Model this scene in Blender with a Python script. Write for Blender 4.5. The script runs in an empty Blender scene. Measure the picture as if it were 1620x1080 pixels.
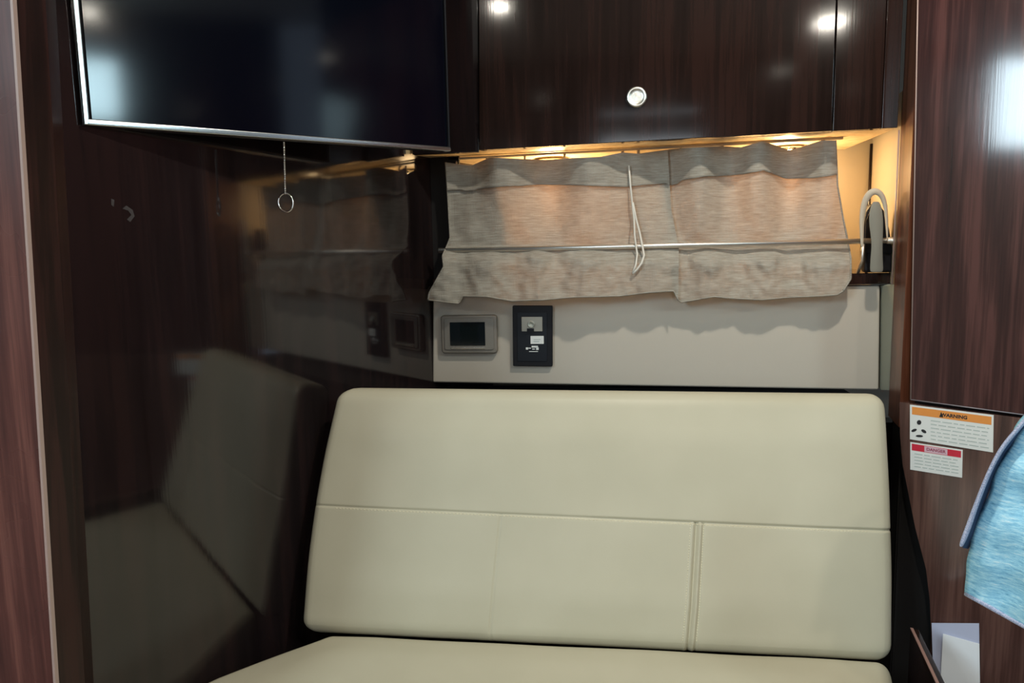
import bpy, bmesh, math, random
from math import sin, cos, tan, radians, pi, sqrt, atan2
from mathutils import Vector as V, Matrix, noise
random.seed(4)
SC = bpy.context.scene
COL = SC.collection

# ------------------------------------------------------------------ camera
FPX = 1170.0
PITCH, ROLL, YAW = radians(7.2), radians(1.1), radians(7.5)
EYE = V((0, 0, 1.15))
FW = V((-sin(YAW) * cos(PITCH), cos(YAW) * cos(PITCH), -sin(PITCH)))
R0 = FW.cross(V((0, 0, 1))).normalized()
U0 = R0.cross(FW)
RT = cos(ROLL) * R0 - sin(ROLL) * U0
UP = cos(ROLL) * U0 + sin(ROLL) * R0
cam = bpy.data.cameras.new('camera')
cam.sensor_width = 36
cam.lens = 36 * FPX / 1620
cam.clip_start = 0.02
co = bpy.data.objects.new('camera', cam)
COL.objects.link(co)
m = Matrix((RT, UP, -FW)).transposed().to_4x4()
m.translation = EYE
co.matrix_world = m
SC.camera = co

# ------------------------------------------------------------------ light and exposure
w = bpy.data.worlds.new('world'); SC.world = w; w.use_nodes = True
w.node_tree.nodes['Background'].inputs[0].default_value = (0.62, 0.78, 1, 1)
w.node_tree.nodes['Background'].inputs[1].default_value = 0.6
SC.view_settings.view_transform = 'Standard'
SC.view_settings.look = 'None'
SC.view_settings.gamma = 1
SC.view_settings.use_curve_mapping = False
SC.view_settings.exposure = 0.0
ZC = 1.95      # ceiling height

def area(name, loc, target, sx, sy, power, color, disk=False):
    l = bpy.data.lights.new(name, 'AREA')
    l.shape = 'DISK' if disk else 'RECTANGLE'
    l.size = sx
    if not disk: l.size_y = sy
    l.energy = power; l.color = color
    o = bpy.data.objects.new(name, l); COL.objects.link(o)
    o.location = loc
    d = V(target) - V(loc)
    o.rotation_euler = d.to_track_quat('-Z', 'Y').to_euler()
    return o
WARMW = (1, .93, .80)
DOWN = [(0.80, -0.27, 4.0, .085), (-0.354, 0.129, 1.6, .05), (0.33, 0.75, 8.0, .06), (-0.75, -0.9, 4, .07), (0.1, -1.3, 5, .07), (1.24, 0.21, .9, .05)]
DOWN_LABEL = ['downlight near the starboard side of the ceiling', 'downlight above the camera, port of centre', 'downlight closest to the cabinet and curtains', 'downlight beside the port window', 'downlight furthest aft by the companionway', 'small downlight directly above the starboard window']
for i, (x, y, p, s) in enumerate(DOWN):
    area('downlight_lamp', (x, y, ZC - .012), (x, y, 0), s, s, p, WARMW, True)
# daylight coming through the two side windows and the companionway
area('daylight_port_window', (-1.27, -1.10, 1.80), (0, -.6, 1.2), .78, .50, 40, (.72, .9, 1))
area('daylight_starboard_window', (1.27, 0.12, 1.70), (-.5, .5, 1.2), .30, .20, 4.5, (.62, .9, 1))
area('daylight_companionway', (0.25, -2.17, 1.35), (0.2, 0, 1.0), 0.6, .9, 10, (.85, .94, 1))

# ------------------------------------------------------------------ helpers
def ray(x, y): return FW + (x - 810) / FPX * RT - (y - 540) / FPX * UP
def hit(x, y, p, n):
    d = ray(x, y); return EYE + d * ((V(p) - EYE).dot(V(n)) / d.dot(V(n)))
def atY(x, y, Y): return hit(x, y, (0, Y, 0), (0, 1, 0))
def atZ(x, y, z): return hit(x, y, (0, 0, z), (0, 0, 1))
def wdir(deg): return V((sin(radians(deg)), cos(radians(deg)), 0))
def wnor(deg): return V((-cos(radians(deg)), sin(radians(deg)), 0))

def interp(t, pts):
    if t <= pts[0][0]: return pts[0][1]
    for (a, va), (b, vb) in zip(pts, pts[1:]):
        if t <= b: return va + (vb - va) * (t - a) / (b - a)
    return pts[-1][1]
def sinterp(t, pts):
    if t <= pts[0][0]: return pts[0][1]
    for (a, va), (b, vb) in zip(pts, pts[1:]):
        if t <= b:
            k = (1 - cos(pi * (t - a) / (b - a))) / 2
            return va + (vb - va) * k
    return pts[-1][1]

def tag(o, label=None, cat=None, group=None, kind=None):
    if label: o['label'] = label
    if cat: o['category'] = cat
    if group: o['group'] = group
    if kind: o['kind'] = kind
    return o
def thing(name, loc, label, cat, group=None):
    o = bpy.data.objects.new(name, None); COL.objects.link(o)
    o.location = loc; o.empty_display_size = .03
    return tag(o, label, cat, group)
def wloc(o):
    p = V(o.location)
    while o.parent: o = o.parent; p += V(o.location)
    return p
def mk(name, verts, faces, mat, parent=None, smooth=False, bevel=0, seg=2, origin=None):
    verts = [V(v) for v in verts]
    if origin is None:
        lo = V([min(v[i] for v in verts) for i in range(3)]); hi = V([max(v[i] for v in verts) for i in range(3)])
        origin = (lo + hi) / 2
    me = bpy.data.meshes.new(name)
    me.from_pydata([v - origin for v in verts], [], faces)
    bm = bmesh.new(); bm.from_mesh(me)
    bmesh.ops.remove_doubles(bm, verts=bm.verts, dist=1e-6)
    bmesh.ops.recalc_face_normals(bm, faces=bm.faces)
    bm.to_mesh(me); bm.free()
    if smooth:
        for p in me.polygons: p.use_smooth = True
    me.materials.append(mat)
    o = bpy.data.objects.new(name, me); COL.objects.link(o)
    if parent:
        o.parent = parent; o.location = origin - wloc(parent)
    else: o.location = origin
    if bevel:
        b = o.modifiers.new('b', 'BEVEL'); b.width = bevel; b.segments = seg; b.limit_method = 'ANGLE'
        b.angle_limit = radians(40)
        for p in me.polygons: p.use_smooth = True
        wn = o.modifiers.new('w', 'WEIGHTED_NORMAL'); wn.keep_sharp = False
    return o
def prism(name, pts, off, mat, parent=None, bevel=0, seg=2, **k):
    """polygon pts extruded by vector off"""
    n = len(pts); off = V(off)
    vs = [V(p) for p in pts] + [V(p) + off for p in pts]
    fs = [list(range(n))[::-1], list(range(n, 2 * n))] + [[i, (i + 1) % n, n + (i + 1) % n, n + i] for i in range(n)]
    return mk(name, vs, fs, mat, parent, bevel=bevel, seg=seg, **k)
def box(name, lo, hi, mat, parent=None, bevel=0, **k):
    (a, b, c), (d, e, f) = lo, hi
    return prism(name, [(a, b, c), (d, b, c), (d, e, c), (a, e, c)], (0, 0, f - c), mat, parent, bevel, **k)
def zprism(name, xy, z0, z1, mat, parent=None, bevel=0, **k):
    return prism(name, [(x, y, z0) for x, y in xy], (0, 0, z1 - z0), mat, parent, bevel, **k)
def tube_geo(path, r, n=8, closed=False):
    vs, fs = [], []
    path = [V(p) for p in path]; N = len(path)
    prev = None
    for i, p in enumerate(path):
        if closed: t = path[(i + 1) % N] - path[i - 1]
        else: t = path[min(i + 1, N - 1)] - path[max(i - 1, 0)]
        t.normalize()
        a = prev if prev is not None else (V((0, 0, 1)) if abs(t.z) < .9 else V((1, 0, 0)))
        a = (a - t * a.dot(t)).normalized(); prev = a
        b = t.cross(a)
        for k in range(n):
            an = 2 * pi * k / n
            vs.append(p + (a * cos(an) + b * sin(an)) * (r(i / (N - 1)) if callable(r) else r))
    for i in range(N if closed else N - 1):
        j = (i + 1) % N
        for k in range(n):
            fs.append([i * n + k, i * n + (k + 1) % n, j * n + (k + 1) % n, j * n + k])
    if not closed:
        fs.append(list(range(n))[::-1]); fs.append([(N - 1) * n + k for k in range(n)])
    return vs, fs
def tube(name, path, r, mat, parent=None, n=8, closed=False):
    vs, fs = tube_geo(path, r, n, closed)
    return mk(name, vs, fs, mat, parent, smooth=True)
def grid_faces(nu, nv):
    return [[j * nu + i, j * nu + i + 1, (j + 1) * nu + i + 1, (j + 1) * nu + i] for j in range(nv - 1) for i in range(nu - 1)]
def disc_geo(c, n, r, depth, seg=24, prof=None):
    """lathe about axis n through c; prof = [(radius, height)...]"""
    n = V(n).normalized(); a = n.orthogonal().normalized(); b = n.cross(a)
    prof = prof or [(r, 0), (r, depth)]
    vs, fs = [], []
    for rr, h in prof:
        for k in range(seg):
            an = 2 * pi * k / seg
            vs.append(V(c) + n * h + (a * cos(an) + b * sin(an)) * rr)
    for j in range(len(prof) - 1):
        for k in range(seg):
            fs.append([j * seg + k, j * seg + (k + 1) % seg, (j + 1) * seg + (k + 1) % seg, (j + 1) * seg + k])
    fs.append(list(range(seg))[::-1]); fs.append([(len(prof) - 1) * seg + k for k in range(seg)])
    return vs, fs

def rounded(name, xs, ys, zs, size, r, warp, mat, parent=None):
    """rounded block: xs/ys/zs are grid coordinates in 0..1, size real size, r edge radius, warp unit->world"""
    S = V(size)
    vs, fs = [], []
    def add(us, vs_, f):
        base = len(vs)
        for b in vs_:
            for a in us: vs.append(V(f(a, b)))
        nu = len(us)
        for j in range(len(vs_) - 1):
            for i in range(nu - 1):
                q = base + j * nu + i
                fs.append([q, q + 1, q + 1 + nu, q + nu])
    for c in (0, 1):
        add(xs, zs, lambda a, b: (a, c, b))
        add(xs, ys, lambda a, b: (a, b, c))
        add(ys, zs, lambda a, b: (c, a, b))
    out = []
    for p in vs:
        q = V((p[i] * S[i] for i in range(3)))
        inn = V((min(max(q[i], r), S[i] - r) for i in range(3)))
        d = q - inn
        if d.length > 1e-9: q = inn + d.normalized() * r
        out.append(warp(V((q[i] / S[i] for i in range(3)))))
    return mk(name, out, fs, mat, parent, smooth=True)
def lin(n): return [i / n for i in range(n + 1)]
def merge(*ls):
    o = sorted(set(round(v, 5) for l in ls for v in l)); return o
def rad_lines(size, r, k=5):
    f = r / size; a = [f * (1 - cos(pi / 2 * i / k)) for i in range(k + 1)]
    return a + [1 - v for v in a]

# ------------------------------------------------------------------ materials
def mat(name, color=(.5, .5, .5), rough=.5, metal=0, spec=.5, emit=None, es=1, coat=0):
    m = bpy.data.materials.new(name); m.use_nodes = True
    b = m.node_tree.nodes['Principled BSDF']
    b.inputs['Base Color'].default_value = (*color, 1)
    b.inputs['Roughness'].default_value = rough
    b.inputs['Metallic'].default_value = metal
    b.inputs['Specular IOR Level'].default_value = spec
    b.inputs['Coat Weight'].default_value = coat
    b.inputs['Coat Roughness'].default_value = .05
    if emit:
        b.inputs['Emission Color'].default_value = (*emit, 1); b.inputs['Emission Strength'].default_value = es
    return m
def nodes(m): return m.node_tree.nodes, m.node_tree.links, m.node_tree.nodes['Principled BSDF']
def noise_node(N, L, vec, scale, detail=4, rough=.6, dist=0):
    n = N.new('ShaderNodeTexNoise'); n.inputs['Scale'].default_value = scale
    n.inputs['Detail'].default_value = detail; n.inputs['Roughness'].default_value = rough; n.inputs['Distortion'].default_value = dist
    if vec is not None: L.new(vec, n.inputs['Vector'])
    return n
def mapping(N, L, scale, rot=(0, 0, 0)):
    tc = N.new('ShaderNodeTexCoord'); mp = N.new('ShaderNodeMapping')
    mp.inputs['Scale'].default_value = scale; mp.inputs['Rotation'].default_value = rot
    L.new(tc.outputs['Object'], mp.inputs['Vector']); return mp.outputs[0]
def ramp(N, L, fac, stops):
    r = N.new('ShaderNodeValToRGB'); e = r.color_ramp.elements
    e[0].position, e[0].color = stops[0][0], (*stops[0][1], 1)
    e[1].position, e[1].color = stops[-1][0], (*stops[-1][1], 1)
    for p, c in stops[1:-1]:
        q = e.new(p); q.color = (*c, 1)
    L.new(fac, r.inputs[0]); return r
def bump(N, L, b, h, strength, dist=.001):
    bp = N.new('ShaderNodeBump'); bp.inputs['Strength'].default_value = strength; bp.inputs['Distance'].default_value = dist
    L.new(h, bp.inputs['Height']); L.new(bp.outputs[0], b.inputs['Normal'])

def wood(name, dark, mid, light, rough=.09, fig=1.0, coat=0, spec=.5, haze=.0):
    m = mat(name, mid, rough, spec=spec, coat=coat); N, L, b = nodes(m)
    v1 = mapping(N, L, (26, 26, 1.1)); v2 = mapping(N, L, (150, 150, 3.5)); v3 = mapping(N, L, (5 * fig, 5 * fig, 1.3))
    a = noise_node(N, L, v1, 1.6, 5, .62, .35); c = noise_node(N, L, v2, 2, 3, .6); d = noise_node(N, L, v3, 1.4, 3, .5, 1.2)
    mx = N.new('ShaderNodeMath'); mx.operation = 'MULTIPLY_ADD'; L.new(c.outputs[0], mx.inputs[0]); mx.inputs[1].default_value = .30; L.new(a.outputs[0], mx.inputs[2])
    mx2 = N.new('ShaderNodeMath'); mx2.operation = 'MULTIPLY_ADD'; L.new(d.outputs[0], mx2.inputs[0]); mx2.inputs[1].default_value = .45; L.new(mx.outputs[0], mx2.inputs[2])
    r = ramp(N, L, mx2.outputs[0], [(.62, dark), (.86, mid), (1.0, light)])
    L.new(r.outputs[0], b.inputs['Base Color'])
    rr = noise_node(N, L, mapping(N, L, (6, 6, 6)), 1.5, 3)
    mr = N.new('ShaderNodeMapRange'); mr.inputs['To Min'].default_value = rough * .8; mr.inputs['To Max'].default_value = rough * 1.4
    L.new(rr.outputs[0], mr.inputs[0]); L.new(mr.outputs[0], b.inputs['Roughness'])
    bump(N, L, b, c.outputs[0], .05, .0004)
    return m
M = {}
M['wood'] = wood('dark_glossy_wood', (.008, .0055, .006), (.013, .009, .0095), (.020, .0115, .0115), .06, spec=.85)
M['wood_tv'] = M['wood']
M['wood_r'] = wood('rosewood_right', (.012, .005, .006), (.040, .016, .015), (.085, .034, .031), .08, fig=2.2)
M['wood_cab'] = wood('cabinet_wood', (.009, .005, .004), (.016, .009, .0075), (.026, .0125, .010), .08)
M['wood_post'] = wood('post_wood', (.035, .010, .005), (.10, .032, .016), (.17, .065, .035), .3)
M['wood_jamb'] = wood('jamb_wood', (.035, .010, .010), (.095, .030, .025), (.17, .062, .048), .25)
M['wood_edge'] = mat('edge_banding_glint', (.42, .30, .26), .3)
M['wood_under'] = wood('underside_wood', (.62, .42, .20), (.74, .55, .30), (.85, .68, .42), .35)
M['cream'] = mat('cream_lining', (.52, .47, .395), .6)
M['beige'] = mat('beige_lining', (.42, .36, .27), .55)
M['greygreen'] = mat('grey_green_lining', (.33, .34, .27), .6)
M['ceil'] = mat('headliner', (.62, .58, .52), .8)
M['floor'] = wood('cabin_sole', (.05, .02, .01), (.10, .05, .03), (.18, .09, .05), .3)
M['vinyl'] = mat('cream_leather', (.55, .515, .40), .45, spec=.3)
N, L, b = nodes(M['vinyl'])
vv = noise_node(N, L, mapping(N, L, (1, 1, 1)), 420, 2); v2 = noise_node(N, L, mapping(N, L, (1, 1, 1)), 5, 3)
r = ramp(N, L, v2.outputs[0], [(.3, (.50, .465, .345)), (.7, (.55, .51, .385))]); L.new(r.outputs[0], b.inputs['Base Color'])
bump(N, L, b, vv.outputs[0], .12, .0004)
N, L, b = nodes(M['cream']); vv = noise_node(N, L, mapping(N, L, (1, 1, 1)), 500, 2); bump(N, L, b, vv.outputs[0], .15, .0004)
M['stitch'] = mat('stitch_thread', (.74, .68, .50), .6)
M['silver'] = mat('brushed_aluminium', (.72, .73, .72), .22, 1)
M['chrome'] = mat('chrome', (.85, .84, .80), .08, 1)
M['steel'] = mat('steel_rail', (.82, .78, .72), .42, 1)
M['black'] = mat('black_plastic', (.008, .008, .011), .5, spec=.25)
M['screen'] = mat('tv_screen', (.0012, .002, .006), .10, spec=.5)
M['blackshade'] = mat('painted_shade', (.004, .003, .003), .8)  # near-black colour carrying the shade in gaps and beside the cushion
M['bezel'] = mat('bronze_plastic', (.30, .27, .23), .35, .5)
M['display'] = mat('display_glass', (.006, .011, .014), .12)
M['label'] = mat('white_label', (.80, .82, .80), .4)
M['orange'] = mat('orange_print', (.80, .30, .06), .4)
M['red'] = mat('red_print', (.62, .02, .05), .4)
M['ink'] = mat('black_print', (.012, .012, .015), .5)
M['greyink'] = mat('grey_print', (.48, .54, .52), .5)
M['sheet_white'] = mat('white_sheet', (.93, .95, .97), .3)
M['cord'] = mat('cord', (.72, .68, .60), .7)
M['strap'] = mat('grey_strap', (.24, .23, .19), .8)
M['strapl'] = mat('pale_strap', (.60, .52, .40), .7)
M['glow'] = mat('warm_lamp_lens', (1, .8, .5), .4, emit=(1, .80, .50), es=14)
M['lens'] = mat('downlight_lens', (1, .95, .85), .4)
# curtain cloth
def cloth_mat(name, c1, c2, transl):
    m = mat(name, c1, .9, spec=.15); N, L, b = nodes(m)
    h = noise_node(N, L, mapping(N, L, (25, 25, 330)), 1.5, 4, .7, .2); g = noise_node(N, L, mapping(N, L, (500, 500, 20)), 1, 2)
    r = ramp(N, L, h.outputs[0], [(.32, c1), (.68, c2)]); L.new(r.outputs[0], b.inputs['Base Color'])
    add = N.new('ShaderNodeMath'); add.operation = 'ADD'; L.new(h.outputs[0], add.inputs[0]); L.new(g.outputs[0], add.inputs[1])
    bump(N, L, b, add.outputs[0], .5, .0012)
    t = N.new('ShaderNodeBsdfTranslucent'); t.inputs[0].default_value = (.85, .55, .38, 1)
    mx = N.new('ShaderNodeMixShader'); mx.inputs[0].default_value = transl
    out = N['Material Output']; L.new(b.outputs[0], mx.inputs[1]); L.new(t.outputs[0], mx.inputs[2]); L.new(mx.outputs[0], out.inputs[0])
    return m
M['linen'] = cloth_mat('linen_curtain', (.27, .245, .20), (.45, .42, .36), .075)
# blue heathered jersey
m = mat('blue_heather_jersey', (.1, .35, .6), .85, spec=.2); M['blue'] = m; N, L, b = nodes(m)
h = noise_node(N, L, mapping(N, L, (60, 60, 380), (0, radians(28), 0)), 1.0, 5, .8); 
r = ramp(N, L, h.outputs[0], [(.28, (.10, .30, .50)), (.42, (.24, .56, .78)), (.56, (.42, .76, .92)), (.70, (.80, .92, .98))])
L.new(r.outputs[0], b.inputs['Base Color']); bump(N, L, b, h.outputs[0], .5, .0015)
M['bluehem'] = mat('pale_hem', (.36, .42, .60), .85)
N, L, b = nodes(M['bluehem']); h = noise_node(N, L, mapping(N, L, (1, 1, 1)), 900, 2); r = ramp(N, L, h.outputs[0], [(.35, (.20, .26, .42)), (.65, (.58, .60, .74))]); L.new(r.outputs[0], b.inputs['Base Color'])
M['blueshade'] = mat('blue_shade', (.02, .05, .12), .9)

# ------------------------------------------------------------------ the setting
AZL = 21.0
UL, NL = wdir(AZL), wnor(AZL)                  # left bulkhead: direction away, normal (into wall)
PL = atY(685, 605, 1.40)
def Lw(x, y, off=0): return hit(x, y, PL - NL * off, NL)       # point on left bulkhead, off metres in front
def Lp(t, z, off=0): return V((PL.x, PL.y, 0)) + UL * t - NL * off + V((0, 0, z))
AZR = 124.5
UR, NR = wdir(AZR), wnor(AZR)                  # right panel: NR points away from us?
QR = atY(1443, 300, 1.265)
if NR.dot(EYE - QR) > 0: NR = -NR
def Rw(x, y, off=0): return hit(x, y, QR - NR * off, NR)
def Rp(t, z, off=0): return V((QR.x, QR.y, 0)) + UR * t - NR * off + V((0, 0, z))

floor = box('floor', (-1.35, -2.25, .07), (1.35, 1.75, .12), M['floor']); tag(floor, kind='structure')
bm_ = box('trim_reflection_beam', (-.85, -.75, 1.72), (1.3, -.65, ZC), M['wood_cab']); tag(bm_, kind='structure')  # added unseen beam, puts a dark edge into the cabinet's ceiling reflection
ceil = box('ceiling', (-1.35, -2.25, ZC), (1.35, 1.75, ZC + .04), M['ceil']); tag(ceil, kind='structure')

# left bulkhead (glossy, runs obliquely away)
o = prism('wall_left', [Lp(-.80, .12), Lp(.26, .12), Lp(.26, ZC), Lp(-.80, ZC)], NL * .02, M['wood']); tag(o, kind='structure')
# wall behind the window recess
rb_l = Lp(.2347, 0)
o = box('wall_recess', (-.45, 1.62, .12), (.75, 1.64, ZC), M['beige']); tag(o, kind='structure')
# right return of the recess: from px1377 (deep) to px1420 (front)
a0 = atY(1377, 300, 1.62); a1 = atY(1421, 300, 1.36)
zb = 1.075
o = prism('wall_recess_side', [(a0.x, 1.62, zb), (a1.x, 1.36, zb), (a1.x, 1.36, 1.40), (a0.x, 1.62, 1.40)], (.02, .008, 0), M['beige']); tag(o, kind='structure')
o = tube('trim_1', [(a0.x - .003, 1.614, zb), (a0.x - .003, 1.614, 1.345)], .0035, M['wood_cab'], n=6); tag(o, kind='structure')
o = tube('trim_2', [(a1.x - .004, 1.357, zb), (a1.x - .004, 1.357, 1.335)], .0014, M['wood_edge'], n=6); tag(o, kind='structure')

# cream padded panel under the window
pz0 = .891; pz1 = 1.068
p = [atY(684, 605, 1.40), atY(1391, 617, 1.40), atY(1393, 452, 1.40), atY(685, 452, 1.40)]
o = prism('wall_back', p, (0, .03, 0), M['cream'], bevel=.004); tag(o, kind='structure')
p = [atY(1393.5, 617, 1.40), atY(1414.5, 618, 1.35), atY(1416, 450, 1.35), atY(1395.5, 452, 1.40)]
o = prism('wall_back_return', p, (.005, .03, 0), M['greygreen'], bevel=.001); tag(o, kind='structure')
# ledge below the panel, gap shade painted black, and structure behind the backrest
o = box('trim_3', (-.37, 1.31, .83), (.44, 1.46, .874), M['blackshade']); tag(o, kind='structure')
o = box('wall_locker', (-.40, 1.36, .12), (.60, 1.40, .83), M['wood']); tag(o, kind='structure')
# window ledge board (dark) between recess and cream panel
la, lb = atY(1346, 450, 1.385), atY(1416, 450, 1.385)
lz0 = la.z; lz1 = atY(1380, 432, 1.385).z
o = box('trim_4', (-.335, 1.392, lz0), (lb.x, 1.62, lz1), M['wood_cab'], bevel=.002); tag(o, kind='structure')

# added dark board behind the left curtain, blocks recess glow from the bulkhead reflection
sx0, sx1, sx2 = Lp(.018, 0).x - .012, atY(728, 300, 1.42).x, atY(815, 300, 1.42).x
o = prism('trim_glow_block', [(sx0, 1.414, lz1), (sx2, 1.414, lz1), (sx2, 1.414, 1.285), (sx1, 1.414, 1.305), (sx1, 1.414, 1.33), (sx0, 1.414, 1.33)], (0, .01, 0), M['blackshade']); tag(o, kind='structure')

# post at the right of the recess, lower part black for the cushion shadow
f0 = atY(1415.5, 400, 1.35); f1 = V((QR.x, QR.y, 0)) - UR * .003
pz = [(f0.x + .002, 1.352), (f1.x, f1.y), (f1.x + .12, f1.y + .03), (f0.x + .12, 1.44)]
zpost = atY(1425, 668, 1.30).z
o = zprism('trim_shade', [(x + .012, y + .012) for x, y in pz], .12, zpost, M['blackshade']); tag(o, kind='structure')
o = zprism('trim_5', pz, zpost, ZC, M['wood_post']); tag(o, kind='structure')

# right panelling: upper door leaf, lower fixed panel cut along the cushion's shadow
seamz = Rw(1500, 641).z
sl, sr = Rw(1443, 634), Rw(1620, 657)
dleft = [Rw(1446.5, 0), Rw(1441.5, 632)]
o = prism('door_1', [Rw(1443, 0) + V((0, 0, .3)), Rw(1440.5, 632.5), Rw(1440.5, 632.5) + UR * .55 + V((0, 0, (sr.z - sl.z) * .55 / (sr - sl).length)),
                     Rw(1443, 0) + V((0, 0, .3)) + UR * .55], NR * .018, M['wood_r'], bevel=.0012); tag(o, kind='structure')
e0, e1 = Rw(1443, 0, .0005) + V((0, 0, .28)), Rw(1440.7, 632, .0005)
tube('door_edge_strip', [e0, e1], .0011, M['wood_edge'], o, n=6)
tube('door_bottom_strip', [e1, Rw(1620, 656, .0005)], .0010, mat('strip_grey', (.22, .20, .22), .3), o, n=6)
lz = .12
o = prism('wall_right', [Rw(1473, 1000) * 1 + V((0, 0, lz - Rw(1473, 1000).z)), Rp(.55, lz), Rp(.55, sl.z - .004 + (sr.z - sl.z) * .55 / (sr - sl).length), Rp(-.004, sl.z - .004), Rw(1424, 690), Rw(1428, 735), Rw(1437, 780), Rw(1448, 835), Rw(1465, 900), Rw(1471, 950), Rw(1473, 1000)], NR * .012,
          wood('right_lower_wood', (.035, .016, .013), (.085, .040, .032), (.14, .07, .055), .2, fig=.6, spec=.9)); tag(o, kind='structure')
o = prism('shade_backing', [Rp(-.004, .12, -.02), Rp(.57, .12, -.02), Rp(.57, ZC, -.02), Rp(-.004, ZC, -.02)], NR * .02, M['blackshade']); tag(o, kind='structure')  # black backing shows as the cushion's shadow beside the cut edge
re = Rp(.56, 0)

for pts_ in ([(176, 314), (181, 316), (180, 327), (176, 324)], [(194, 330), (200, 325), (210, 332), (213, 342), (206, 351), (201, 347), (208, 340), (203, 333)]):
    prism('pale_mark', [Lw(x, y, .0004) for x, y in pts_], NL * .0003, mat('mark_grey', (.055, .045, .045), .5), bpy.data.objects['wall_left'])  # small pale grey marks on the left bulkhead

# near door post on the left
jp = [(-.506, .60), (-1.3, .60), (-1.3, .82), (-.602, .752)]
zt, zbm = atY(20, 0, .6), atY(88, 1080, .6)
dx = (zt.x - zbm.x) / (zt.z - zbm.z)
def jx(z, base=0): return zbm.x + dx * (z - zbm.z) + base
def leanprism(name, pts, z0, z1, mtl, parent=None, bevel=0):
    v = [(x + jx(z0), y, z0) for x, y in pts] + [(x + jx(z1), y, z1) for x, y in pts]
    n = len(pts)
    f = [list(range(n))[::-1], list(range(n, 2 * n))] + [[i, (i + 1) % n, n + (i + 1) % n, n + i] for i in range(n)]
    return mk(name, v, f, mtl, parent, bevel=bevel)
o = leanprism('door_2', [(0, .60), (-.75, .60), (-.75, .64), (-.003, .64)], .12, ZC, M['wood_jamb'], bevel=.002); tag(o, kind='structure')
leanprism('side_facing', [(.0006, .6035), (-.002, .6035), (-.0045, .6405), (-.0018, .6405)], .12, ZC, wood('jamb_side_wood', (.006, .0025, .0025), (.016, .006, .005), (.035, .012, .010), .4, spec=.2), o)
leanprism('edge_highlight', [(.0012, .5985), (-.0012, .5985), (-.0012, .603), (.0012, .603)], .12, ZC, M['wood_edge'], o)  # pale strip paints the light caught on the jamb's bevel
o = leanprism('trim_6', [(-.012, .642), (-.6, .642), (-.6, .72), (-.054, .72)], .12, ZC, wood('trim_dark_wood', (.005, .002, .002), (.014, .005, .0045), (.03, .010, .008), .35, spec=.25)); tag(o, kind='structure')
t0, t1, t2 = Lw(59, 40, .004), Lw(79, 330, .004), Lw(103, 900, .004)
e = t1 + (t1 - t0) * .3
path = [Lw(52, -120, .003), Lw(59, 40, .003), Lw(79, 330, .003), Lw(93, 640, .003), Lw(106, 930, .003), Lw(113, 1100, .003)]
o = tube('trim_7', path, .0022, mat('grey_edge', (.16, .14, .13), .25), n=6); tag(o, kind='structure')

# unseen sides of the cabin, so the gloss has something true to reflect
def wall_with_hole(name, axis, c, lo, hi, hlo, hhi, mtl):
    r = None
    segs = [((lo[0], lo[1]), (hi[0], hlo[1])), ((lo[0], hhi[1]), (hi[0], hi[1])), ((lo[0], hlo[1]), (hlo[0], hhi[1])), ((hhi[0], hlo[1]), (hi[0], hhi[1]))]
    vs, fs = [], []
    for (a, b), (d, e_) in segs:
        k = len(vs)
        for t in (0, .04):
            for (u, v) in ((a, b), (d, b), (d, e_), (a, e_)):
                vs.append((c + (t if c > 0 else -t), u, v) if axis == 'x' else (u, c + (t if c > 0 else -t), v))
        fs += [[k, k + 1, k + 2, k + 3], [k + 4, k + 5, k + 6, k + 7]] + [[k + i, k + (i + 1) % 4, k + 4 + (i + 1) % 4, k + 4 + i] for i in range(4)]
    o = mk(name, vs, fs, mtl); tag(o, kind='structure'); return o
wall_with_hole('wall_port', 'x', -1.30, (-2.25, .12), (.60, ZC), (-1.49, 1.55), (-.71, 2.05 - .1), M['ceil'])
wall_with_hole('wall_starboard', 'x', 1.30, (-2.25, .12), (.80, ZC), (-.03, 1.60), (.27, 1.80), M['wood_r'])
wall_with_hole('wall_aft', 'y', -2.20, (-1.3, .12), (1.3, ZC), (-.05, .9), (.55, 1.8), M['wood_r'])
for nm, y0, y1, z0, z1, x in (('window_1', -1.49, -.71, 1.55, 1.94, -1.29), ('window_2', -.03, .27, 1.60, 1.80, 1.29)):
    vs, fs = tube_geo([(x, y0, z0), (x, y1, z0), (x, y1, z1), (x, y0, z1)], .012, 6, True)
    o = mk(nm, vs, fs, M['silver']); tag(o, kind='structure')
for i, (x, y, p_, s) in enumerate(DOWN):
    d = thing('ceiling_light', (x, y, ZC), 'round recessed ' + DOWN_LABEL[i], 'ceiling light', 'recessed ceiling downlights behind the camera')
    vs, fs = disc_geo((x, y, ZC), (0, 0, -1), .05, .01, 24, [(s / 2 + .004, 0), (s / 2 + .004, .010), (s / 2 + .018, .008), (s / 2 + .02, 0)])
    fs = fs[:-2]
    mk('trim_ring', vs, fs, M['chrome'], d, smooth=True)

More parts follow.
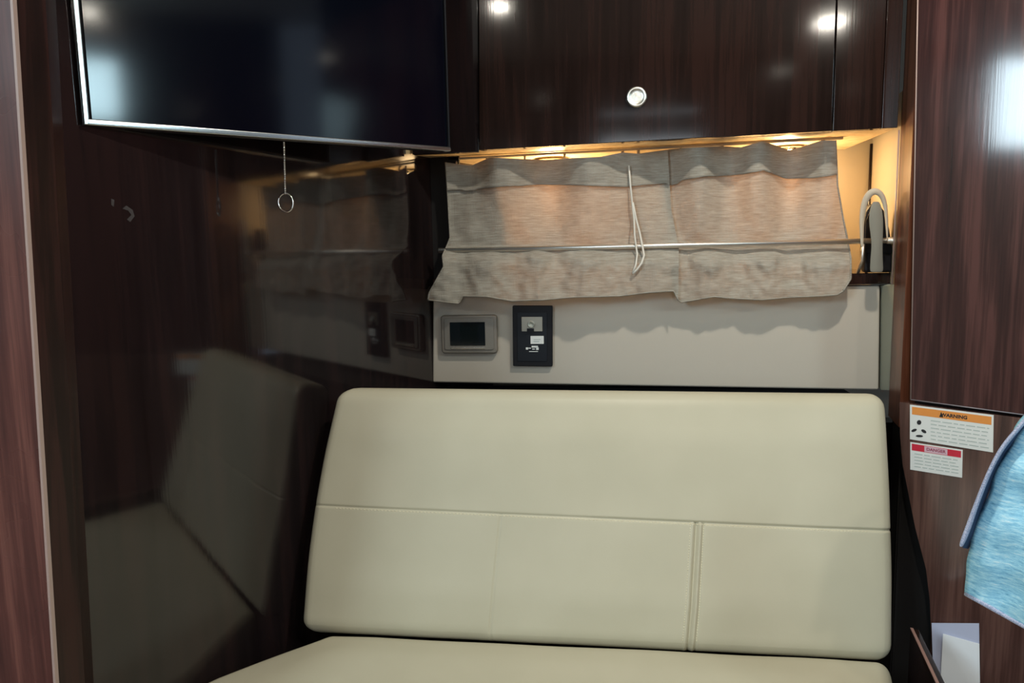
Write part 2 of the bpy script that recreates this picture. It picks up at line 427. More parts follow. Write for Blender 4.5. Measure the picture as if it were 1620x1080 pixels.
# ------------------------------------------------------------------ overhead cabinet
YC = 1.33
bl, br = atY(757.5, 237.5, YC), atY(1421, 201.5, YC)
def cabz(x): return bl.z + (br.z - bl.z) * (x - bl.x) / (br.x - bl.x)
cab = thing('overhead_cabinet', (.12, YC + .1, bl.z), 'dark glossy wooden overhead cabinet above the curtained window', 'cabinet')
ztop = 1.93
x_l, x_r = atY(721, 100, YC).x, br.x
x_wall = Lp(0, 0).x
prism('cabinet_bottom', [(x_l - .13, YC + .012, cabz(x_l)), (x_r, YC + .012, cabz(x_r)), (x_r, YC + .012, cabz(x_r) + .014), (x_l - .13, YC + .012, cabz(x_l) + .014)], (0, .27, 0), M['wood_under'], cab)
prism('cabinet_body', [(x_l - .09, YC + .02, cabz(x_l) + .014), (x_r, YC + .02, cabz(x_r) + .014), (x_r, YC + .02, ztop), (x_l - .09, YC + .02, ztop)], (0, .27, 0), M['wood_cab'], cab)
g = .0008
xd0, xd1, xd2 = bl.x, atY(1317, 204, YC).x, atY(1395, 203, YC).x
lean = .012   # leaf edge leans outwards at the top as in the photograph
door = prism('door', [(xd0 + g, YC, cabz(xd0) + .0005), (xd1 - g, YC, cabz(xd1) + .0005), (xd1 - g, YC, ztop), (xd0 + g + .012, YC, ztop)], (0, .018, 0), M['wood_cab'], cab, bevel=.0012)
prism('filler_panel', [(xd1 + g, YC, cabz(xd1)), (xd2 - g, YC, cabz(xd2)), (xd2 - g, YC, ztop), (xd1 + g, YC, ztop)], (0, .018, 0), M['wood_cab'], cab, bevel=.001)
prism('stile', [(xd2 + g, YC + .002, cabz(xd2)), (x_r, YC + .002, cabz(x_r)), (x_r, YC + .002, ztop), (xd2 + g, YC + .002, ztop)], (0, .016, 0), M['wood_cab'], cab, bevel=.001)
prism('stile', [(x_l - .085, YC + .006, cabz(x_l) - .002), (xd0 - g, YC + .006, cabz(xd0) - .002), (xd0 + .010, YC + .006, ztop), (x_l - .085, YC + .006, ztop)], (0, .012, 0), M['wood'], cab, bevel=.001)
kc = atY(1007, 154, YC)
vs, fs = disc_geo(kc, (0, -1, 0), .017, .006, 32, [(.0175, 0), (.0175, .004), (.016, .0058), (.013, .0062), (.0125, .0052), (.006, .0060), (.0001, .0066)])
mk('latch_button', vs, fs, mat('bright_latch', (.90, .87, .78), .38, 1), door, smooth=True)

# curtain track under the cabinet with hooks
track = thing('curtain_track', (.1, 1.42, cabz(.1) - .004), 'slim curtain track under the cabinet carrying the curtain hooks', 'curtain track')
tpts = [atY(x, y, 1.43) for x, y in ((712, 0), (1330, 0))]
def undz(x): return cabz(x)
ta = V((atY(712, 240, 1.43).x, 1.43, 0)); tb = V((atY(1330, 210, 1.43).x, 1.43, 0))
prism('track_bar', [(ta.x, 1.414, undz(ta.x) - .004), (tb.x, 1.414, undz(tb.x) - .004), (tb.x, 1.414, undz(tb.x)), (ta.x, 1.414, undz(ta.x))], (0, .008, 0), M['beige'], track)
TOP = [(700, 256), (745, 262), (775, 249), (820, 251), (862, 253), (905, 250), (950, 248), (985, 241), (1010, 243), (1060, 236), (1080, 234), (1140, 231), (1172, 233), (1207, 223), (1250, 238), (1300, 222), (1322, 222)]
hook = None
for px in (722, 770, 830, 893, 985, 1010, 1077, 1143, 1208, 1302):
    t_ = atY(px, interp(px, TOP) + 6, 1.412); top = V((t_.x, 1.418, undz(t_.x) - .003))
    vs, fs = tube_geo([top, V((t_.x, 1.414, (top.z + t_.z) / 2)), t_], 0.0034 if px > 900 else .0022, 6)
    mk('curtain_hook', vs, fs, mat('hook_plastic', (.42, .36, .28), .5) if hook is None else hook, track, smooth=True)
    hook = bpy.data.materials['hook_plastic']

# warm lamps in the recess, behind the curtains
for px, lb_ in ((872, 'round warm recess lamp behind the left curtain'), (1245, 'round warm recess lamp behind the right curtain'), ):
    c = atY(px, 240, 1.52); zz = undz(c.x)
    t = thing('recess_lamp', (c.x, 1.52, zz), lb_, 'lamp')
    rr = .028 if px != 748 else .018
    vs, fs = disc_geo((c.x, 1.52, zz), (0, 0, -1), rr, .01, 24, [(rr + .004, 0), (rr + .004, .008), (rr, .010), (rr, .004)])
    mk('lamp_rim', vs, fs[:-1], M['chrome'], t, smooth=True)
    vs, fs = disc_geo((c.x, 1.52, zz - .003), (0, 0, -1), rr, .006, 24)
    mk('lens', vs, fs, M['glow'], t)
    l = bpy.data.lights.new('recess_glow', 'POINT'); l.energy = 2.3 if px != 748 else .2; l.color = (1, .66, .32); l.shadow_soft_size = .02
    lo = bpy.data.objects.new('recess_glow', l); COL.objects.link(lo); lo.location = (c.x, 1.515, zz - .055)

# ------------------------------------------------------------------ curtains
RAILY = 1.372
FOLD = [(690, -.006), (745, .008), (790, -.020), (865, .018), (935, -.022), (1000, -.002), (1048, .018), (1105, -.018), (1155, .012), (1200, -.018), (1250, .020), (1312, -.014), (1345, .0)]
FOLD2 = [(670, .004), (700, -.010), (728, .010), (760, -.008), (812, .010), (850, -.012), (885, .008), (930, -.016), (985, .006), (1005, .010), (1040, -.008), (1076, .010), (1120, -.016), (1170, .008), (1215, -.012), (1255, .012), (1300, -.012), (1345, .004)]
def curtain_depth(px, py, seed):
    if py < 388:
        k = min(max((py - 235) / 153, 0), 1)
        y = 1.392 + (1.390 - 1.392) * k
        y += 1.35 * sinterp(px, FOLD) * (1 - k) ** .8 + sinterp(px + 10, FOLD2) * .55 * k * (1 - max(0, (py - 368) / 20))
    else:
        k = min((py - 388) / 85, 1)
        y = 1.390 - .030 * sin(min(k * 2.2, 1) * pi / 2) - .004 * k
        kk = min(max((py - 390 - 5 * noise.noise(V((px * .03, 1, seed)))) / 85, 0), 1)
        y += sinterp(px, FOLD2) * min(1, kk * 4) * (.85 - .45 * kk)
        y -= .006 * math.exp(-((kk - .25) / .16) ** 2) * (.5 + noise.noise(V((px * .035, 7, seed))))
        y += noise.noise(V((px * .075, py * .06, seed + 3))) * .0045 * min(1, kk * 4)
    q = V((px * .02, py * .014, seed))
    y += noise.noise(q) * .005 + noise.noise(V((px * .06, py * .035, seed + 7))) * .0022
    return y
BOT = [(676, 474), (700, 477), (726, 480), (732, 468), (770, 469), (810, 476), (860, 474), (905, 470), (980, 468), (1030, 462), (1066, 460), (1072, 474), (1078, 478), (1130, 469), (1160, 472), (1205, 474), (1250, 470), (1300, 468), (1325, 466), (1346, 452)]
def curtain(name, label, xl, xr, dy, seed, ytrim=None):
    root = thing(name, atY((xl[0][1] + xr[0][1]) / 2, 250, 1.42), label, 'curtain', 'linen window curtains')
    nu, nv = 150, 90
    def surf(u, v, off):
        a = interp(v, xl); c = interp(v, xr); px = a + (c - a) * u
        pxt = xl[0][1] + (xr[0][1] - xl[0][1]) * u; pxb = xl[-1][1] + (xr[-1][1] - xl[-1][1]) * u
        tp = interp(pxt, TOP); bt = interp(pxb, BOT)
        py = tp + (bt - tp) * v
        return atY(px, py, curtain_depth(px, py, seed) + dy - off)
    vs = [surf(i / (nu - 1), j / (nv - 1), 0) for j in range(nv) for i in range(nu)]
    mk('cloth', vs, grid_faces(nu, nv), M['linen'], root, smooth=True)
    # header band: second layer of cloth down to the stitched seam
    nh = 14
    def hv(u):
        pxt = xl[0][1] + (xr[0][1] - xl[0][1]) * u
        s = interp(pxt, [(700, 302), (750, 299), (850, 292), (900, 293), (985, 296), (1050, 290), (1110, 280), (1170, 276), (1205, 270), (1240, 283), (1285, 282), (1325, 277)])
        tp = interp(pxt, TOP); pb = interp(pxt, BOT)
        return (s - tp) / (pb - tp)
    vs = [surf(i / (nu - 1), hv(i / (nu - 1)) * j / (nh - 1), .0035 + .002 * (j == nh - 1)) for j in range(nh) for i in range(nu)]
    vs += [surf(i / (nu - 1), hv(i / (nu - 1)), .0008) for i in range(nu)]
    mk('header_band', vs, grid_faces(nu, nh + 1), M['linen'], root, smooth=True)
    # bottom hem
    vs = [surf(i / (nu - 1), 1, .0) for i in range(nu)]
    vs2, fs2 = tube_geo(vs, .0014, 6)
    mk('hem', vs2, fs2, M['linen'], root, smooth=True)
    vs = [surf(0 if xl[0][1] < 900 else 1, j / (nv - 1), .0005) for j in range(nv)]
    vs2, fs2 = tube_geo(vs, .0016, 6)
    mk('side_hem', vs2, fs2, M['linen'], root, smooth=True)
    return root
left_curtain = curtain('window_curtain', 'left beige linen curtain, hanging beside the glossy left bulkhead',
        [(0, 705), (.3, 709), (.55, 712), (.62, 706), (.68, 700), (.76, 702), (.95, 679), (1, 677)], [(0, 1056), (.4, 1062), (.66, 1074), (1, 1073)], -.006, 1.3)
curtain('window_curtain', 'right beige linen curtain, nearest the wooden post and ledge',
        [(0, 1036), (.6, 1050), (1, 1056)], [(0, 1322), (.3, 1325), (.5, 1333), (.66, 1341), (.78, 1346), (.92, 1346), (1, 1334)], .004, 5.1)
# pull cord hanging at the middle
cd = left_curtain
def cdp(px, py, off=.010): return atY(px, py, min(curtain_depth(px, py, 1.3) - .006 - off, RAILY - .007 if 370 < py < 400 else 9))
vs, fs = tube_geo([cdp(995, 262), cdp(997, 290), cdp(1000, 320), cdp(1003, 345), cdp(1004, 372), cdp(1006, 388), cdp(1008, 402), cdp(1006, 418), cdp(1001, 431)], .0017, 7)
mk('pull_cord', vs, fs, M['cord'], cd, smooth=True)
vs, fs = tube_geo([cdp(1001, 320), cdp(1006, 345), cdp(1012, 368), cdp(1016, 388), cdp(1019, 404), cdp(1015, 416), cdp(1008, 426), cdp(1001, 433)], .0019, 7)
mk('pull_cord', vs, fs, M['cord'], cd, smooth=True)

# ------------------------------------------------------------------ grab rail
rl, rr_ = atY(694, 396.5, RAILY), atY(1421, 380, RAILY)
rail = thing('curtain_rail', rl, 'thin polished steel rail across the front of both curtains', 'rail')
tube('rail_rod', [rl, rr_], .0047, M['steel'], rail, n=14)
px_ = atY(1365.5, 384, RAILY); pb = atY(1365.5, 432, RAILY)
tube('stanchion', [(px_.x, RAILY, px_.z - .002), (px_.x, RAILY + .001, px_.z - .03), (px_.x, 1.395, lz1)], .003, M['steel'], rail, n=10)
vs, fs = disc_geo(rr_ + V((.002, 0, 0)), (-1, 0, 0), .009, .02, 20, [(.009, 0), (.009, .003), (.006, .004), (.006, .020), (.0045, .021)])
mk('end_fitting', vs, fs, M['steel'], rail, smooth=True)

# looped tie strap hanging at the right corner of the recess, dark pouch behind
st = thing('tie_strap', atY(1384, 300, 1.37), 'grey looped fabric tie-back hanging by the ledge right of the curtains', 'tie-back')
def ribbon(name, pts, wv, mtl, parent, Y, th=.0015):
    L_, R_ = [], []
    vs = []
    for i, (x, y, w_, dy) in enumerate(pts):
        a = pts[max(i - 1, 0)]; b_ = pts[min(i + 1, len(pts) - 1)]
        tx, ty = b_[0] - a[0], b_[1] - a[1]; l = math.hypot(tx, ty); nx, ny = -ty / l, tx / l
        for s in (-1, -.33, .33, 1):
            vs.append(atY(x + nx * w_ / 2 * s, y + ny * w_ / 2 * s, Y + dy - .003 * (1 - s * s)))
    o = mk(name, vs, grid_faces(4, len(pts)), mtl, parent, smooth=True)
    s = o.modifiers.new('s', 'SOLIDIFY'); s.thickness = th
    ss = o.modifiers.new('ss', 'SUBSURF'); ss.levels = 1; ss.render_levels = 2
    return o
ribbon('strap_loop', [(1364, 392, 6, .004), (1363, 360, 8, .003), (1364, 335, 10, 0), (1369, 315, 12, -.003), (1378, 303, 13, -.006), (1388, 302, 13, -.006), (1396, 309, 11, -.003), (1401, 325, 8, 0), (1403, 350, 6, .002), (1404, 380, 4, .003)], 0, M['strapl'], st, 1.352)
ribbon('strap_tongue', [(1386, 318, 12, .002), (1386, 330, 20, -.002), (1386, 345, 24, -.004), (1387, 365, 22, -.005), (1388, 385, 18, -.006), (1387, 405, 20, -.005), (1387, 422, 22, -.003), (1387, 431, 22, -.002)], 0, M['strap'], st, 1.352)
pc = thing('dark_pouch', atY(1388, 432, 1.40), 'small dark pouch on the ledge behind the grey looped tie-back', 'pouch')
pts = [(1368, 431), (1366, 400), (1367, 360), (1371, 335), (1379, 322), (1392, 322), (1401, 335), (1408, 362), (1413, 395), (1413, 431)]
prism('pouch_body', [atY(x, y, 1.385) for x, y in pts], (0, .022, 0), M['black'], pc, bevel=.005, seg=3)
prism('pouch_flap', [atY(x, y, 1.382) for x, y in ((1368, 400), (1370, 350), (1380, 326), (1391, 326), (1403, 350), (1411, 400))], (0, .003, 0), M['black'], pc, bevel=.001)

# ------------------------------------------------------------------ devices on the cream panel
def rrect(x0, z0, x1, z1, r, n=5):
    pts = []
    for cx, cz, a0 in ((x1 - r, z1 - r, 0), (x0 + r, z1 - r, 90), (x0 + r, z0 + r, 180), (x1 - r, z0 + r, 270)):
        for i in range(n + 1):
            a = radians(a0 + 90 * i / n); pts.append((cx + r * cos(a), cz + r * sin(a)))
    return pts
def plate(name, rect, r, Y0, Y1, mtl, parent, bevel=0, tilt=0):
    cx, cz = (rect[0] + rect[2]) / 2, (rect[1] + rect[3]) / 2
    P = []
    for x, z in rrect(*rect, r):
        dx_, dz_ = x - cx, z - cz
        P.append((cx + dx_ * cos(tilt) - dz_ * sin(tilt), Y0, cz + dx_ * sin(tilt) + dz_ * cos(tilt)))
    return prism(name, P, (0, Y1 - Y0, 0), mtl, parent, bevel=bevel, seg=2)
def pr(x0, y0, x1, y1, Y=1.40):
    a, b_ = atY(x0, y1, Y), atY(x1, y0, Y); return (a.x, a.z, b_.x, b_.z)
th = thing('thermostat', atY(743, 558, 1.39), 'bronze-framed thermostat display on the cream panel left of the black socket', 'thermostat')
plate('frame', pr(700.5, 497, 787.5, 558), .007, 1.400, 1.388, M['bezel'], th, .003)
plate('raised_frame', pr(706, 502, 782, 552), .004, 1.388, 1.386, mat('bronze_light', (.36, .34, .30), .3, .6), th, .001)
plate('display', pr(715, 508, 769, 545), .001, 1.3865, 1.3845, M['display'], th, .0005)
plate('inner_display', pr(731, 511, 758, 541), .001, 1.3845, 1.3842, mat('lcd', (.003, .008, .009), .15), th)
plate('button_strip', pr(716, 547.5, 769, 551), .001, 1.3865, 1.3848, M['silver'], th, .0004)
ot = thing('wall_socket', atY(844, 578, 1.39), 'tall black socket plate with metal jack on the cream panel', 'socket')
plate('plate', pr(813, 482.5, 874, 578), .002, 1.400, 1.390, M['black'], ot, .0015, radians(-.6))
plate('raised_insert', pr(820, 493, 866, 570), .002, 1.390, 1.3885, mat('black_insert', (.007, .009, .014), .45, spec=.3), ot, .0006, radians(-.6))
jk = plate('jack_plate', pr(826.5, 500, 859, 523), .001, 1.3885, 1.3868, mat('jack_metal', (.50, .48, .40), .3, .8), ot, .0005)
c = atY(840.5, 513, 1.386)
vs, fs = disc_geo(c, (0, -1, 0), .006, .005, 20, [(.0068, 0), (.0068, .004), (.0045, .005), (.004, .001), (.0001, .001)])
mk('jack_ring', vs, fs, mat('ring_metal', (.6, .6, .52), .3, .7), jk, smooth=True)
plate('jack_key', pr(835, 518, 846, 525), .0006, 1.3868, 1.3855, M['black'], jk)
lbm = plate('white_tag', pr(840.5, 530, 861, 542.5), .0006, 1.3885, 1.3876, M['label'], ot)
plate('tag_print', pr(845, 535, 856, 536.2), .0002, 1.3876, 1.3874, M['greyink'], lbm)
plate('tag_print', pr(845, 538, 854, 539.4), .0002, 1.3876, 1.3874, M['greyink'], lbm)
for a in ((833, 548, 836.5, 551.5), (837, 548.5, 841, 550), (842, 545.5, 852, 548.5), (843, 550, 847, 551.5), (849, 548, 853, 552), (838, 554, 852, 555)):
    plate('printed_mark', pr(*a), .0002, 1.3885, 1.3882, M['label'], ot)

# ------------------------------------------------------------------ television
AT = 36
UT, NT = wdir(AT), wnor(AT)
if NT.dot(EYE - atY(710, 235, 1.22)) > 0: NT = -NT
T0 = atY(712, 236, 1.22)
def Tw(x, y, off=0): return hit(x, y, T0 - NT * off, NT)
tl, trr = Tw(135.5, 198), Tw(711, 239.5)
ux = (trr - tl).normalized(); uz = NT.cross(ux).normalized()
if uz.z < 0: uz = -uz
Wt = (trr - tl).length; Ht = .36
# left edge direction taken from the photograph
ul = (Tw(117, 0) - Tw(135, 198)); ul = ul / ul.dot(uz)
def T(u, v, off=0): return tl + ux * u + (uz + (ul - uz) * 1.0) * v - NT * off
tv = thing('television', tl + ux * Wt / 2, 'flat black television in a thin silver frame on the left bulkhead', 'television')
prism('housing', [T(.001, .001, -.004), T(Wt - .001, .001, -.004), T(Wt - .001, Ht, -.004), T(.001, Ht, -.004)], NT * .022, M['black'], tv, bevel=.002)
bw = .0075
prism('screen', [T(bw, bw, -.001), T(Wt - .004, bw, -.001), T(Wt - .004, Ht - bw, -.001), T(bw, Ht - bw, -.001)], NT * .004, M['screen'], tv)
fr = tag(prism('bottom_frame', [T(.0, 0, .004), T(Wt, 0, .004), T(Wt, .0068, .004), T(.0, .0068, .004)], NT * .016, M['silver'], tv, bevel=.0012), None)
prism('side_frame', [T(-.003, 0, .004), T(.0035, 0, .004), T(.0035, Ht, .004), T(-.003, Ht, .004)], NT * .016, M['silver'], tv, bevel=.0012)
prism('side_frame', [T(Wt - .0035, 0, .003), T(Wt, 0, .003), T(Wt, Ht, .003), T(Wt - .0035, Ht, .003)], NT * .016, M['black'], tv, bevel=.001)
prism('top_frame', [T(0, Ht - .007, .004), T(Wt, Ht - .007, .004), T(Wt, Ht, .004), T(0, Ht, .004)], NT * .016, M['silver'], tv, bevel=.0012)
c = T(Wt * .55, Ht * .5, -.026)
dd = (c - Lp(0, 0)).dot(-NL)
prism('mount_arm', [c + V((-.03, 0, -.04)), c + V((.03, 0, -.04)), c + V((.03, 0, .04)), c + V((-.03, 0, .04))], NL * (dd), M['black'], tv)

# chain with ring
ch0 = Tw(449, 226, .0); ch1 = Tw(451, 306, .0)
ch = thing('pull_chain', ch0, 'short steel bead chain with a ring hanging below the television', 'chain')
n = 22; vs, fs = [], []
for i in range(n):
    p = ch0.lerp(ch1, i / (n - 1)); k = len(vs)
    v_, f_ = tube_geo([p + V((0, 0, .0017)), p + V((0, 0, .0012)), p, p - V((0, 0, .0012)), p - V((0, 0, .0017))], lambda t: .0003 + .0013 * sin(pi * t), 6)
    vs += v_; fs += [[a + k for a in f] for f in f_]
v_, f_ = tube_geo([ch0, ch1], .0005, 5); k = len(vs); vs += v_; fs += [[a + k for a in f] for f in f_]
tag(mk('beads', vs, fs, M['chrome'], ch, smooth=True), kind='stuff')
rc = Tw(452, 320.5)
ringp = [rc + RT * .0115 * cos(a) + V((0, 0, 1)) * .0140 * sin(a) for a in [2 * pi * i / 28 for i in range(28)]]
sc_ = (rc - EYE).length / FPX
ringp = [rc + RT * 11 * sc_ * cos(a) + V((0, 0, 1)) * 13.5 * sc_ * sin(a) for a in [2 * pi * i / 28 for i in range(28)]]
tube('ring', ringp, .0013, M['chrome'], ch, n=8, closed=True)

# ------------------------------------------------------------------ backrest cushion
cTL, cTR = atY(524, 611, 1.085), atY(1407, 621, 1.22)
cBL, cBR = atY(463, 1004, .985), atY(1420, 1052, 1.075)
TH = .085
def back_warp(q):
    s, d, t = q            # s across, d depth (0 front), t up
    # slight outward curve of the side edges
    bottom = cBL.lerp(cBR, s); top = cTL.lerp(cTR, s)
    p = bottom.lerp(top, t)
    nrm = (cTL - cBL).cross(cBR - cBL).normalized()
    if nrm.y < 0: nrm = -nrm
    px_bow = .010 * sin(pi * t) * (1 - 2 * s) * (1 if s < .5 else .5)
    p = p + V((-px_bow, 0, 0))
    p = p + nrm * (TH * d) + V((.055 * d * (1 - s), 0, 0))
    if d < .5:
        e = min(s, 1 - s) * .9; e2 = min(t, 1 - t) * .42
        puff = .010 * min(1, e / .12) * 1 * min(1, e2 / .08)
        g = 0
        def gro(x, w_, a): return a * math.exp(-(x / w_) ** 2)
        tz = .512 - .040 * s
        g += gro((t - tz) * .42, .0022, .0018 if s < .5 else .0030)
        if t < tz:
            for s0, a_ in ((.3285, .0011), (.657, .0040)):
                g += gro((s - s0) * .9, .0022, a_)
            g -= gro((s - .6635) * .9, .002, .002) + gro((s - .650) * .9, .002, .0015)
            g += gro((s - .669) * .9, .0015, .002)
        wr = noise.noise(V((s * 9, t * 5, 2))) * .002 + noise.noise(V((s * 30, t * 20, 5))) * .0009 * math.exp(-((s - .33) / .04) ** 2 - (t / .12) ** 2) * 3
        p = p - nrm * (puff * (1 - d * 2) + wr - g)
    return p
sx = .90; sz = .42
xs = merge(lin(44), rad_lines(sx, .026), [.3285 + k * .0008 for k in range(-6, 7)], [.657 + k * .0009 for k in range(-12, 19)])
zs = merge(lin(26), rad_lines(sz, .026), [.492 + k * .0022 for k in range(-14, 15)])
ys = merge(lin(3), rad_lines(TH, .026))
bc = thing('backrest_cushion', (cBL + cBR) / 2, 'upright cream leather backrest cushion with stitched seams', 'cushion')
rounded('cushion_body', xs, ys, zs, (sx, TH, sz), .026, back_warp, M['vinyl'], bc)
def stitch(name, pts):
    vs, fs = [], []
    for a, b_ in pts:
        v_, f_ = tube_geo([a, (a + b_) / 2, b_], .0006, 5); k = len(vs); vs += v_; fs += [[q + k for q in f] for f in f_]
    o = mk(name, vs, fs, M['stitch'], bc, smooth=True); tag(o, kind='stuff')
def line_st(f, n_, duty=.6):
    return [(back_warp(V(f((i) / n_))), back_warp(V(f((i + duty) / n_)))) for i in range(n_)]
stitch('seam_stitching', line_st(lambda t: (.05 + .90 * t, 0, .505 - .04 * (.05 + .9 * t)), 150) + line_st(lambda t: (.6695, 0, .05 + .44 * t), 46) + line_st(lambda t: (.6465, 0, .05 + .44 * t), 46))

# ------------------------------------------------------------------ seat cushion
ZS = .580
SZL = atY(482, 1000, .985).z - .004; SZR = atY(1418, 1043, 1.075).z - .004
print('SEATZ', SZL, SZR)
sBL, sBR = (-.452, 1.03), (.400, 1.12)
def seat_warp(q):
    s, d, t = q      # s across, d 0 front .. 1 back, t up
    y = .60 + (1.00 + .09 * s - .60) * d
    wallx = PL.x - (PL.y - y) * tan(radians(AZL)) + .012
    xl_ = max(wallx, -.575 + max(0, (.78 - y)) * .55)
    xl_ = min(xl_, wallx + .3)
    xl_ = interp(y, [(.60, -.495), (.74, -.588), (.80, -.567), (.86, -.544), (.98, -.432), (1.10, -.37)])
    xr_ = interp(y, [(.60, .375), (.9, .382), (1.02, .395), (1.14, .425)])
    x = xl_ + (xr_ - xl_) * s
    z = SZL + (SZR - SZL) * s - .12 * (1 - t)
    if t > .5:
        e = min(s, 1 - s); e2 = min(d, 1 - d)
        z += .008 * min(1, e / .1) * min(1, e2 / .15) + noise.noise(V((s * 6, d * 4, 9))) * .002
    return V((x, y, z))
sc2 = thing('seat_cushion', (0, .85, ZS - .12), 'flat cream leather seat cushion in front of the backrest', 'cushion')
rounded('cushion_body', merge(lin(40), rad_lines(.9, .025)), merge(lin(30), rad_lines(.5, .025)), merge(lin(3), rad_lines(.12, .025)), (.9, .5, .12), .025, seat_warp, M['vinyl'], sc2)
sb = thing('locker', (0, .85, .12), 'dark wooden locker base under the seat cushion', 'locker')
zprism('base_body', [(-.48, .62), (.375, .62), (.385, 1.1), (-.39, 1.1), (-.55, .80), (-.57, .75)], .12, ZS - .17, M['wood_cab'], sb)

# cheek board at the right of the seat and thin white sheets on the panel
k0, k1 = atZ(1440, 994, .56), atZ(1484, 1088, .56)
dirk = (k1 - k0).normalized(); ek = k0 + dirk * .42
nk = V((dirk.y, -dirk.x, 0))
if nk.x < 0: nk = -nk
cb = thing('cheek_board', (k0.x, k0.y, .12), 'low dark wooden side board with a pale worn edge right of the seat', 'board')
prism('board', [k0, ek, ek - V((0, 0, .44)), k0 - V((0, 0, .44))], nk * .012, M['wood_cab'], cb, bevel=.001)
prism('worn_edge', [k0 + V((0, 0, .0)), ek, ek + V((0, 0, .0015)), k0 + V((0, 0, .0015))], nk * .004, mat('worn_edge', (.30, .17, .14), .4), cb)
fi = zprism('shelf_filler', [(k0.x + .02, k0.y - .002), (k0.x + .10, k0.y - .055), (k0.x + .14, k0.y - .20), (k0.x - .01, k0.y - .25)], .12, .452, M['wood_cab']); tag(fi, 'small dark ledge between the side board and the right panel', 'ledge')
lf = thing('sheet', Rw(1515, 1080, .006), 'pair of thin white sheets upright against the right panel, lower right', 'sheet')
Lc = [Rw(1474, 985, .010), Rw(1549, 985.5, .003), Rw(1551, 1118, .008), Rw(1478, 1118, .014)]
prism('back_sheet', Lc, -NR * .0008, mat('sheet_grey', (.55, .58, .74), .3), lf)
Lf = [Rw(1492, 1002, .013), Rw(1549.5, 1018, .006), Rw(1551, 1118, .011), Rw(1486, 1118, .018)]
prism('front_sheet', Lf, -NR * .0008, M['sheet_white'], lf)

# ------------------------------------------------------------------ warning stickers
def on_panel_text(body, px, py, size, mtl, parent, bold=0, spin=0):
    cu = bpy.data.curves.new('txt', 'FONT'); cu.body = body; cu.size = size; cu.align_x = 'CENTER'; cu.align_y = 'CENTER'; cu.offset = bold; cu.resolution_u = 3
    to = bpy.data.objects.new('txt', cu); COL.objects.link(to)
    dg = bpy.context.evaluated_depsgraph_get(); me = bpy.data.meshes.new_from_object(to.evaluated_get(dg))
    bpy.data.objects.remove(to)
    p = Rw(px, py, .0014); X = -UR if UR.dot(RT) < 0 else UR; Zv = V((0, 0, 1))
    vs = [p + X * v.co.x + Zv * v.co.y for v in me.vertices]
    o = mk('lettering', vs, [list(f.vertices) for f in me.polygons], mtl, parent); return o
def rq(a, b_, c_, d_, off): return [Rw(*a, off), Rw(*b_, off), Rw(*c_, off), Rw(*d_, off)]
def sticker(label, quad):
    t = thing('warning_sticker', Rw(*quad[3], .001), label, 'sticker')
    prism('sticker_face', rq(*quad, .0010), NR * .0009, M['label'], t)
    def P(u, v):
        (a, b_, c_, d_) = quad
        return ((a[0] * (1 - u) + b_[0] * u) * (1 - v) + (d_[0] * (1 - u) + c_[0] * u) * v, (a[1] * (1 - u) + b_[1] * u) * (1 - v) + (d_[1] * (1 - u) + c_[1] * u) * v)
    def q(name, u0, v0, u1, v1, mtl, off=.0012):
        return prism(name, rq(P(u0, v0), P(u1, v0), P(u1, v1), P(u0, v1), off), NR * .0002, mtl, t)
    return t, P, q
t, P, q = sticker('upper white warning sticker with an orange band and black pictogram', [(1439.5, 640), (1572, 656.5), (1571, 715.5), (1439.5, 694.5)])
q('orange_band', .025, .05, .975, .27, M['orange'])
on_panel_text('\u25B2 WARNING'.replace('\u25B2 ', ''), *P(.525, .17), .0076, M['ink'], t, .0003)
tri = [P(.35, .24), P(.375, .09), P(.40, .24)]
prism('alert_triangle', [Rw(*a, .0014) for a in tri], NR * .0002, M['ink'], t)
# pictogram: round head over a three-bladed figure
pm = []
def blob(name, cx, cy, rx, ry, rot=0, n=10):
    pts = [(cx + rx * cos(a) * cos(rot) - ry * sin(a) * sin(rot), cy + rx * cos(a) * sin(rot) + ry * sin(a) * cos(rot)) for a in [2 * pi * i / n for i in range(n)]]
    prism(name, [Rw(x, y, .0014) for x, y in pts], NR * .0002, M['ink'], t)
blob('pictogram', 1454, 668, 3.6, 3.8); blob('pictogram', 1446, 680.5, 4.6, 2.2, -.35); blob('pictogram', 1461.5, 682, 4.6, 2.4, .55); blob('pictogram', 1454.5, 689.5, 5.8, 1.9, .05)
random.seed(2)
for i in range(6):
    v = .36 + i * .105; u = .25
    while u < .93:
        w_ = min(random.uniform(.05, .12), .95 - u)
        if w_ > .02: q('printed_text', u, v, u + w_, v + .028, M['greyink'])
        u += w_ + .02
t, P, q = sticker('lower small white warning sticker with a red band', [(1440, 699), (1523, 711.5), (1522, 755.5), (1440, 742.5)])
q('red_band', .03, .05, .97, .29, M['red'])
q('pink_box', .27, .065, .71, .275, mat('pink_print', (.70, .48, .56), .4), .0013)
on_panel_text('DANGER', *P(.49, .17), .0068, mat('dark_red_print', (.30, .03, .08), .5), t, .0002)
for i in range(5):
    v = .38 + i * .115; u = .08
    while u < .9:
        w_ = min(random.uniform(.07, .18), .93 - u)
        if w_ > .02: q('printed_text', u, v, u + w_, v + .035, M['greyink'])
        u += w_ + .03

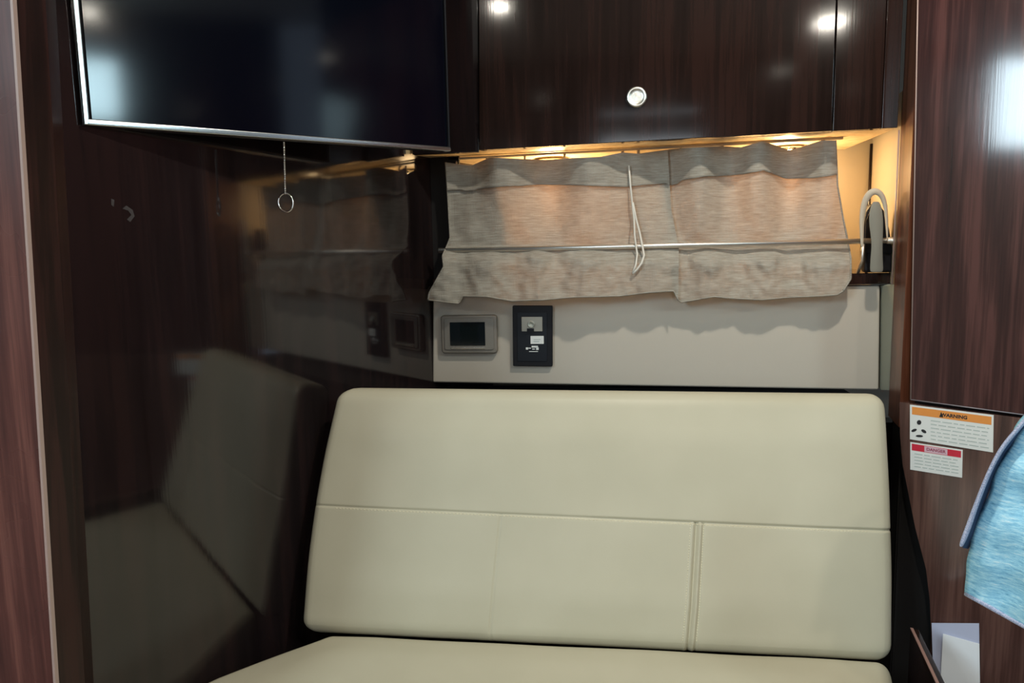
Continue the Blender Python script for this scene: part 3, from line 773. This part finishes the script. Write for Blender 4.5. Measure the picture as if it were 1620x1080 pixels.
# ------------------------------------------------------------------ blue garment at the right edge
bg = thing('blue_shirt', atY(1600, 1000, .85), 'light blue heathered shirt cloth with pale hem hanging at the right edge', 'shirt')
LE = [(0, 1648, 640), (.12, 1597, 693), (.24, 1571, 745), (.38, 1549, 810), (.50, 1536, 865), (.62, 1531, 900), (.78, 1528, 938)]
def gp(s, v):
    # left outline, v 0 top .. 1 bottom ; s 0 left .. 1 right (off frame)
    lx = sinterp(v, [(0, 1668), (.2, 1604), (.4, 1571), (.65, 1538), (.82, 1531), (1, 1528)])
    ly = interp(v, [(0, 600), (.2, 690), (.4, 760), (.65, 855), (.82, 895), (1, 938)])
    rx, ry = 1900, interp(v, [(0, 560), (1, 1145)])
    x = lx + (rx - lx) * s; y = ly + (ry - ly) * s
    if s > 0: y += 10 * sin(min(s * 6, pi)) * v * 0
    D = .86 - .07 * sin(min(s * 2.2, 1.0) * pi / 2) + .008 * sin(x * .045 + y * .012) * min(1, s * 8) + noise.noise(V((x * .02, y * .02, 3))) * .004
    return x, y, D
nu, nv = 50, 60
vs = [atY(*gp(i / (nu - 1), j / (nv - 1))) for j in range(nv) for i in range(nu)]
o = mk('body_panel', vs, grid_faces(nu, nv), M['blue'], bg, smooth=True)
s_ = o.modifiers.new('s', 'SOLIDIFY'); s_.thickness = .002; s_.offset = 1
def band(name, pts, mtl, w_, off, r=.0016):
    path = [atY(x, y, d) for x, y, d in pts]
    vs, fs = tube_geo(path, r, 8)
    return mk(name, vs, fs, mtl, bg, smooth=True)
band('lower_hem', [(x, y + 1, d - .0015) for x, y, d in [gp(i / 40, 1) for i in range(40)]], M['bluehem'], 0, 0, .0026)
band('side_hem', [(x, y, d - .001) for x, y, d in [gp(0, .72 + .28 * i / 12) for i in range(13)]], M['bluehem'], 0, 0, .0012)
# sleeve flap: outer rim and inside with the opening's shade in its colour
rim = [(1668, 603), (1622, 659), (1598, 686), (1580, 708), (1563, 741), (1549, 775), (1537, 806), (1526, 836), (1515, 865)]
inn = [(1690, 615), (1640, 662), (1612, 694), (1592, 720), (1575, 752), (1562, 785), (1551, 820), (1543, 850), (1532, 868)]
vs = []
nr = len(rim)
for k, wgt in enumerate((0, .3, .45, 1)):
    for i in range(nr):
        x = rim[i][0] + (inn[i][0] - rim[i][0]) * wgt; y = rim[i][1] + (inn[i][1] - rim[i][1]) * wgt
        vs.append(atY(x, y, [.838, .834, .840, .868][k]))
o = mk('sleeve_rim', vs[:nr * 3], grid_faces(nr, 3), M['bluehem'], bg, smooth=True)
s_ = o.modifiers.new('s', 'SOLIDIFY'); s_.thickness = .002; s_.offset = 0
o.modifiers.new('ss', 'SUBSURF').render_levels = 2
o = mk('sleeve_inside', vs[nr * 2:], grid_faces(nr, 2), M['blueshade'], bg, smooth=True)
